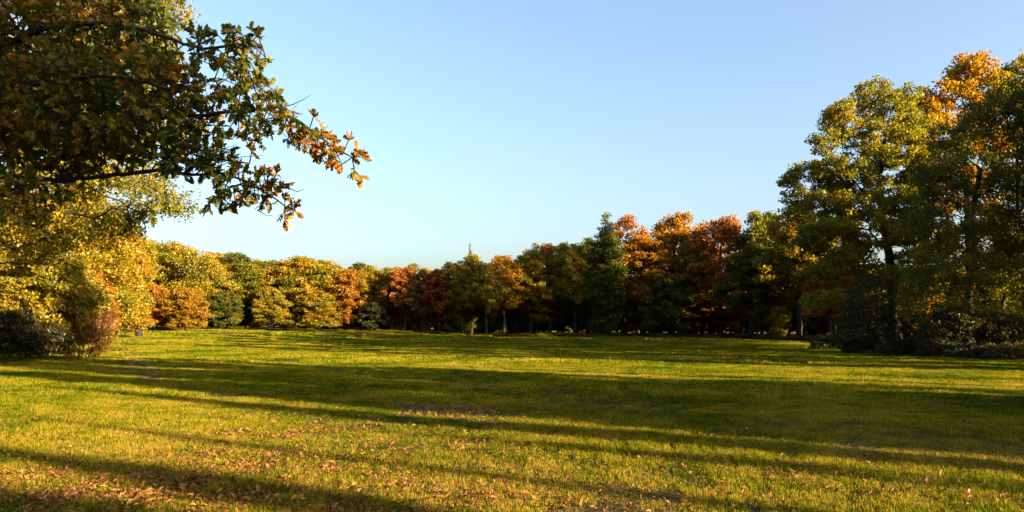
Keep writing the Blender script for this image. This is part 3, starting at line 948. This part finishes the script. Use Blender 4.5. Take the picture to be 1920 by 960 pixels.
shrub("shrub", "rounded dark grey-green shrub below the tall right oak", (23.0, 47), 61,
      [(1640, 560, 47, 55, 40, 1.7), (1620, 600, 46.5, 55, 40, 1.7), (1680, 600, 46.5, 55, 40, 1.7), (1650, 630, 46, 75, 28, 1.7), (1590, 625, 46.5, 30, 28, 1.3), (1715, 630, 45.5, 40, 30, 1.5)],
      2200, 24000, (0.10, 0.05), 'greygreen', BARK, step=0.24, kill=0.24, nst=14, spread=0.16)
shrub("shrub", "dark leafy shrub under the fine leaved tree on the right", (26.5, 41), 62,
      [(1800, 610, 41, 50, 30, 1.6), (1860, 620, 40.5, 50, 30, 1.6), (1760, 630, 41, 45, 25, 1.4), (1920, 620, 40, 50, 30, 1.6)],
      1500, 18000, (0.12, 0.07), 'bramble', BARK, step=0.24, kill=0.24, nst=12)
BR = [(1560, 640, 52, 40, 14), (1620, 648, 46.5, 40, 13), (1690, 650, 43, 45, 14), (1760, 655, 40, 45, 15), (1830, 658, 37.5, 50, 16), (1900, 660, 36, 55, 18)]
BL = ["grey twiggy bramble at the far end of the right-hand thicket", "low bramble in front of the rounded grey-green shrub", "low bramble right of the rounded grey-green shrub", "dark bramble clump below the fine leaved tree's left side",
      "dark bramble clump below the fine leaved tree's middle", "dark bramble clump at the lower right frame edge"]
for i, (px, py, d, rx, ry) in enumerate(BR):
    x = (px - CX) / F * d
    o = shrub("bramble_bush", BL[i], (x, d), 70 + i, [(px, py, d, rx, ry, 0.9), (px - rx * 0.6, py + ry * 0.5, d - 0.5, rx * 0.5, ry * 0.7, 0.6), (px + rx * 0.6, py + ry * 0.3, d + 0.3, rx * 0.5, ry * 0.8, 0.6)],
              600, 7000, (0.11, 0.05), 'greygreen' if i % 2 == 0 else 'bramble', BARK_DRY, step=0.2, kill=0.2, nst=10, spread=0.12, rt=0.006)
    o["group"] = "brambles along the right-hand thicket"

# ------------------------------------------------------------------ overhanging oak, upper left
def oak_leaf(stations, fold=0.22, curl=0.25, seed=0):
    """one lobed oak leaf, base at the origin, along +X, length 1"""
    rng = np.random.default_rng(seed)
    V, Fq = [], []
    for x, w in stations:
        z = -curl * x * x + 0.03 * rng.normal()
        V += [(x, -w, z + fold * w), (x, 0, z), (x, w, z + fold * w)]
    n = len(stations)
    for i in range(n - 1):
        a, b = i * 3, (i + 1) * 3
        Fq += [(a, b, b + 1, a + 1), (a + 1, b + 1, b + 2, a + 2)]
    return np.array(V), np.array(Fq)


ST_FULL = [(0.0, 0.012), (0.13, 0.03), (0.22, 0.15), (0.31, 0.085), (0.42, 0.25), (0.52, 0.12), (0.63, 0.29), (0.73, 0.14), (0.83, 0.21), (0.92, 0.11), (1.0, 0.02)]
ST_LOW = [(0.0, 0.012), (0.2, 0.14), (0.30, 0.08), (0.44, 0.26), (0.54, 0.12), (0.68, 0.28), (0.80, 0.14), (1.0, 0.06)]
OB = np.array([-8.6, 9.6, 0.0])
LIMBS = [
    [(-250, 380, 9.5), (-120, 340, 9.2), (0, 325, 9.0), (110, 332, 8.8), (200, 325, 8.6), (300, 312, 8.4), (345, 322, 8.2), (420, 318, 8.0), (480, 340, 7.8), (535, 380, 7.6)],
    [(150, 340, 8.7), (220, 370, 8.9), (285, 405, 9.0)],
    [(-250, 300, 9.5), (-100, 280, 9.0), (0, 245, 8.6), (90, 205, 8.3), (160, 222, 8.2), (250, 225, 8.0), (340, 210, 7.8), (430, 205, 7.6), (520, 195, 7.4), (580, 235, 7.3), (625, 270, 7.2), (660, 290, 7.1)],
    [(-250, 200, 9.4), (-120, 140, 8.9), (0, 80, 8.4), (100, 40, 8.2), (200, 35, 8.0), (290, 55, 7.8), (380, 85, 7.6), (450, 75, 7.5), (490, 80, 7.4)],
    [(-100, 150, 8.8), (60, 150, 8.0), (200, 135, 7.5), (320, 155, 7.3), (400, 140, 7.2)],
    [(110, 200, 8.3), (150, 215, 8.8), (180, 245, 9.2), (230, 270, 9.6)],
    [(340, 320, 8.2), (400, 290, 7.9), (470, 300, 7.7)],
    [(-180, 250, 9.2), (-60, 120, 9.5), (60, 60, 10.2), (180, 60, 10.6), (260, 110, 10.8)],
    [(-100, 335, 9.2), (-20, 370, 8.6), (40, 380, 8.2)],
]
stems = [[(0, 0, -0.3), (0.05, 0, 1.5), (0.15, -0.05, 2.6), (0.3, -0.1, 3.4), (0.4, -0.1, 4.2), (0.35, -0.2, 5.2), (0.5, -0.2, 6.5)]]
stems += [[at(*p) - OB for p in l] for l in LIMBS]
OL = [(60, 60, 8.6, 90, 70, 1.0), (180, 70, 8.6, 90, 60, 1.2), (270, 60, 8.2, 60, 45, 0.8), (80, 160, 8.6, 90, 60, 1.2), (200, 160, 8.2, 90, 60, 1.1), (300, 150, 7.8, 70, 50, 0.8), (60, 250, 8.6, 80, 50, 1.0), (170, 250, 8.4, 80, 45, 1.0), (270, 250, 8.2, 70, 45, 0.8),
      (350, 230, 7.8, 55, 55, 0.6), (380, 180, 7.7, 45, 40, 0.5), (400, 290, 7.8, 45, 35, 0.45), (350, 290, 8.0, 50, 30, 0.5), (430, 320, 7.8, 40, 22, 0.35), (420, 365, 7.9, 35, 22, 0.3), (480, 355, 7.7, 35, 20, 0.28), (535, 385, 7.6, 24, 22, 0.2), (505, 335, 7.7, 25, 16, 0.22),
      (400, 90, 7.6, 45, 28, 0.4), (450, 70, 7.5, 38, 24, 0.35), (485, 95, 7.4, 22, 26, 0.25), (440, 125, 7.5, 38, 22, 0.35), (482, 140, 7.4, 16, 18, 0.2), (460, 190, 7.5, 45, 30, 0.4), (520, 185, 7.4, 28, 24, 0.3), (470, 240, 7.5, 40, 22, 0.35), (540, 225, 7.3, 38, 30, 0.35),
      (575, 250, 7.3, 32, 28, 0.3), (610, 270, 7.2, 28, 26, 0.28), (640, 285, 7.15, 20, 20, 0.2), (668, 290, 7.1, 18, 20, 0.16), (672, 315, 7.1, 9, 12, 0.1), (40, 355, 8.4, 60, 28, 0.5), (30, 390, 8.2, 45, 22, 0.4), (110, 310, 8.9, 60, 20, 0.5), (290, 20, 8.4, 40, 25, 0.5), (265, 395, 9.0, 26, 10, 0.2),
      (-100, 100, 9.0, 110, 120, 1.4), (-120, 260, 9.2, 110, 90, 1.2), (40, -60, 9.0, 160, 60, 1.6), (200, -60, 8.6, 120, 50, 1.2), (-200, -60, 9.4, 160, 120, 1.6), (120, 120, 10.4, 120, 90, 0.8), (60, 200, 10.2, 100, 80, 0.8), (230, 210, 9.8, 70, 50, 0.6)]
rng = np.random.default_rng(77)
lob = [(at(l[0], l[1], l[2]) - OB, (l[3] / F * l[2], l[5], l[4] / F * l[2])) for l in OL]
A = lobe_points(rng, lob, 6200, 0.42, 0.5)
P, par, tips, ns = grow(rng, stems, A, 0.13, 0.10, jitter=0.3, up=0.02)
n0 = len(subdivide(stems[0], 0.13))
R = 0.0035 + 0.085 * np.sqrt(tips / tips.max())
R[:n0] = np.linspace(0.42, 0.16, n0)
Vt, Ft = tubes(P, par, R, 6)
oak = empty("oak_tree", tuple(OB + (0, 0, gz(OB[0], OB[1]))))
tag(oak, "overhanging oak with lobed green and rust leaves at upper left", "tree")
part("trunk", mesh_np("trunk_near_oak", Vt, [Ft], BARK, True), oak)

tip = np.where(tips <= 4)[0]
tip = tip[tip >= n0]
dirn = unit(P[tip] - P[par[tip]])
NB = 7
K = len(tip) * NB
base = np.repeat(P[tip], NB, 0)
dd = unit(np.repeat(dirn, NB, 0) + rng.normal(0, 0.62, (K, 3)) + (0, 0, -0.12))
nr = unit(np.cross(dd, rng.normal(0, 1, (K, 3))) + (0, 0, 0.35))
nr = unit(nr - dd * np.sum(nr * dd, 1, keepdims=True))
bb = np.cross(nr, dd)
Ls = rng.uniform(0.06, 0.122, K)
ph = P[tip]
cl = 0.43 + 0.28 * np.sin(ph[:, 0] * 2.6 + 0.6) * np.sin(ph[:, 2] * 3.1 + 1.0) + 0.2 * np.sin(ph[:, 1] * 2.3 + ph[:, 0] * 1.7)
cl = cl + rng.uniform(-0.25, 0.25, len(tip)) + 0.45 * np.clip((ph[:, 0] - 5.4) / 1.4, 0, 1)
cl = np.clip(np.repeat(cl, NB), 0, 1)
rd = rng.uniform(0, 1, K)
# nearest, most visible leaves become single parts
wpos = base + OB
pxs = wpos[:, 0] / wpos[:, 1] * F + CX
pys = HY - (wpos[:, 2] - CAMZ) / wpos[:, 1] * F
vis = (pxs > 8) & (pxs < 1900) & (pys > 8)
score = Ls / wpos[:, 1] + 0.004 * ((pxs > 380) & vis)
score[~vis] = -1
single = np.zeros(K, bool)
single[np.argsort(-score)[:300]] = True
LV, LF = oak_leaf(ST_LOW)
rest = np.where(~single)[0]
Vr = base[rest][:, None] + Ls[rest][:, None, None] * (LV[None, :, 0:1] * dd[rest][:, None] + LV[None, :, 1:2] * bb[rest][:, None] + LV[None, :, 2:3] * nr[rest][:, None])
Fr = LF[None] + (np.arange(len(rest)) * len(LV))[:, None, None]
nv = len(LV)
fo = part("foliage", mesh_np("foliage_near_oak", Vr.reshape(-1, 3), [Fr.reshape(-1, 4)], PAL['oak_near'], attrs={"rnd": np.repeat(rd[rest], nv), "clump": np.repeat(cl[rest], nv)}), oak)
fo["kind"] = "stuff"
# single leaves: eight meshes (tone steps) shared between the leaves
LM = []
for i in range(8):
    v, f_ = oak_leaf(ST_FULL, curl=0.12 + 0.05 * (i % 4), seed=i)
    LM.append(mesh_np("oak_leaf", v, [f_], PAL['oak_near'], attrs={"rnd": np.full(len(v), (i * 0.37) % 1), "clump": np.full(len(v), (i + 0.5) / 8)}))
from mathutils import Matrix
for i in np.where(single)[0]:
    tone = min(7, int((cl[i] * 0.62 + rd[i] * 0.38) * 8))
    o = link(bpy.data.objects.new("leaf", LM[tone]), oak)
    M3 = np.stack([dd[i], bb[i], nr[i]], 1) * Ls[i]
    M = Matrix([list(M3[0]) + [base[i][0]], list(M3[1]) + [base[i][1]], list(M3[2]) + [base[i][2]], [0, 0, 0, 1]])
    o.matrix_local = M
# bare twigs sticking out of the foliage
for q in ([(535, 192, 7.35), (556, 186, 7.33), (582, 171, 7.3)], [(395, 278, 7.8), (425, 270, 7.75), (442, 264, 7.7)], [(398, 302, 7.9), (450, 288, 7.8), (497, 284, 7.7)], [(482, 387, 7.7), (497, 396, 7.65), (512, 397, 7.6)], [(540, 345, 7.6), (557, 352, 7.6), (572, 349, 7.55)]):
    pts = subdivide([at(*p) - OB for p in q], 0.04)
    pts[1:-1] += rng.normal(0, 0.003, (len(pts) - 2, 3))
    v, f_ = tubes(pts, np.arange(-1, len(pts) - 1), np.linspace(0.006, 0.002, len(pts)), 5)
    part("twig", mesh_np("twig", v, [f_], BARK, True), oak)

# ------------------------------------------------------------------ fallen leaves
m, nt, out = new_mat("fallen_leaf")
oi = N(nt, "ShaderNodeObjectInfo")
col = ramp(nt, [(0.0, (0.0425, 0.0187, 0.0085)), (0.3, (0.102, 0.0425, 0.0153)), (0.6, (0.17, 0.0765, 0.0255)), (0.82, (0.2295, 0.1275, 0.05525)), (1.0, (0.2125, 0.1062, 0.017))], oi.outputs['Random'])
d_ = N(nt, "ShaderNodeBsdfDiffuse"); t_ = N(nt, "ShaderNodeBsdfTranslucent")
nt.links.new(col, d_.inputs[0]); nt.links.new(col, t_.inputs[0])
mx = N(nt, "ShaderNodeMixShader"); mx.inputs[0].default_value = 0.3
nt.links.new(d_.outputs[0], mx.inputs[1]); nt.links.new(t_.outputs[0], mx.inputs[2])
nt.links.new(mx.outputs[0], out.inputs[0])
FALLEN = m
m, nt, out = new_mat("fallen_leaf_crimson")
bs = N(nt, "ShaderNodeBsdfPrincipled"); bs.inputs['Base Color'].default_value = (0.22, 0.014, 0.03, 1); bs.inputs['Roughness'].default_value = 0.5
nt.links.new(bs.outputs[0], out.inputs[0])
CRIMSON = m


def curled(seed):
    r = np.random.default_rng(seed)
    v, f_ = oak_leaf(ST_LOW, fold=r.uniform(0.2, 0.9), curl=r.uniform(-0.5, 0.6), seed=seed)
    v = v.copy()
    v[:, 0] -= 0.5
    v[:, 2] += r.uniform(-0.25, 0.25) * v[:, 1] * v[:, 0] * 4
    v[:, 2] -= v[:, 2].min()
    return mesh_np("fallen_leaf", v, [f_], FALLEN)


FL = [curled(200 + i) for i in range(8)]
rng = np.random.default_rng(99)
pts = []
while len(pts) < 20000:
    d = 5.6 * (30 / 5.6) ** rng.uniform(0, 1)
    x = rng.uniform(-0.75, 0.75) * d
    dens = 0.25 + 0.75 * math.exp(-((x + 0.2 * d) / (0.45 * d)) ** 2)
    dens *= 0.22 + max(0, math.sin(x * 1.1 + 2.1 * math.sin(d * 0.8)) * math.sin(d * 1.3 + x * 0.4) + 0.3) * (0.6 + 0.6 * math.sin(x * 3.7 + d * 2.9) * math.sin(d * 4.3 - x * 2.2))
    dens *= 1 + 1.6 * math.exp(-((x + 4.5) ** 2 + (d - 7.5) ** 2) / 9)
    dens *= 0.45
    dens *= float(np.interp(d, [5, 11, 16, 24, 30], [1, 1, 0.45, 0.15, 0.05]))
    if rng.uniform() < dens:
        pts.append((x, d))
pts = np.array(pts)
S = 0.028 + 0.055 * rng.uniform(0, 1, len(pts)) ** 1.6
tilt = rng.normal(0, 0.45, (len(pts), 2))
rz = rng.uniform(0, 6.28, len(pts))
zz = gz(pts[:, 0], pts[:, 1]) + rng.uniform(0.0, 0.05, len(pts))
infr = np.abs(pts[:, 0]) < pts[:, 1] * 0.67
infr &= pts[:, 1] > 7.05
sc_ = np.where(infr, S / pts[:, 1], -1)
big = np.argsort(-sc_)[:298]
isb = np.zeros(len(pts), bool); isb[big] = True
r_ = ~isb
scatter("fallen_leaves", np.stack([pts[r_, 0], pts[r_, 1], zz[r_]], 1), rz[r_], np.repeat(S[r_][:, None], 3, 1), rng.integers(0, 8, r_.sum()), [FL], tilt=tilt[r_], label="litter of small brown oak leaves scattered through the grass", cat="leaf litter")
for i in big:
    o = link(bpy.data.objects.new("fallen_leaf", FL[int(rng.integers(0, 8))]))
    o.location = (pts[i, 0], pts[i, 1], zz[i] + 0.015)
    o.rotation_euler = (tilt[i, 0], tilt[i, 1], rz[i])
    o.scale = (S[i] * 1.15,) * 3
    qx = pts[i, 0] / pts[i, 1] * F + CX
    side = "bottom left" if qx < 640 else ("bottom centre" if qx < 1280 else "bottom right")
    how = "close to the bottom edge" if pts[i, 1] < 8.2 else "a little further up the grass"
    tag(o, "dry brown curled oak leaf at " + side + ", " + how, "leaf", "fallen leaves on the foreground grass")
for px, py, lab in ((1738, 918, "crimson leaf lying among pale leaves at lower right"), (1818, 940, "red-orange leaf on the grass near the lower right corner")):
    d = F * CAMZ / (py - HY)
    v, f_ = oak_leaf(ST_FULL, fold=0.5, curl=-0.3, seed=px)
    o = link(bpy.data.objects.new("fallen_leaf", mesh_np("crimson_leaf", v, [f_], CRIMSON)))
    o.location = ((px - CX) / F * d, d, gz((px - CX) / F * d, d) + 0.035)
    o.rotation_euler = (0.45, -0.3, 1.1)
    o.scale = (0.075,) * 3
    tag(o, lab, "leaf")
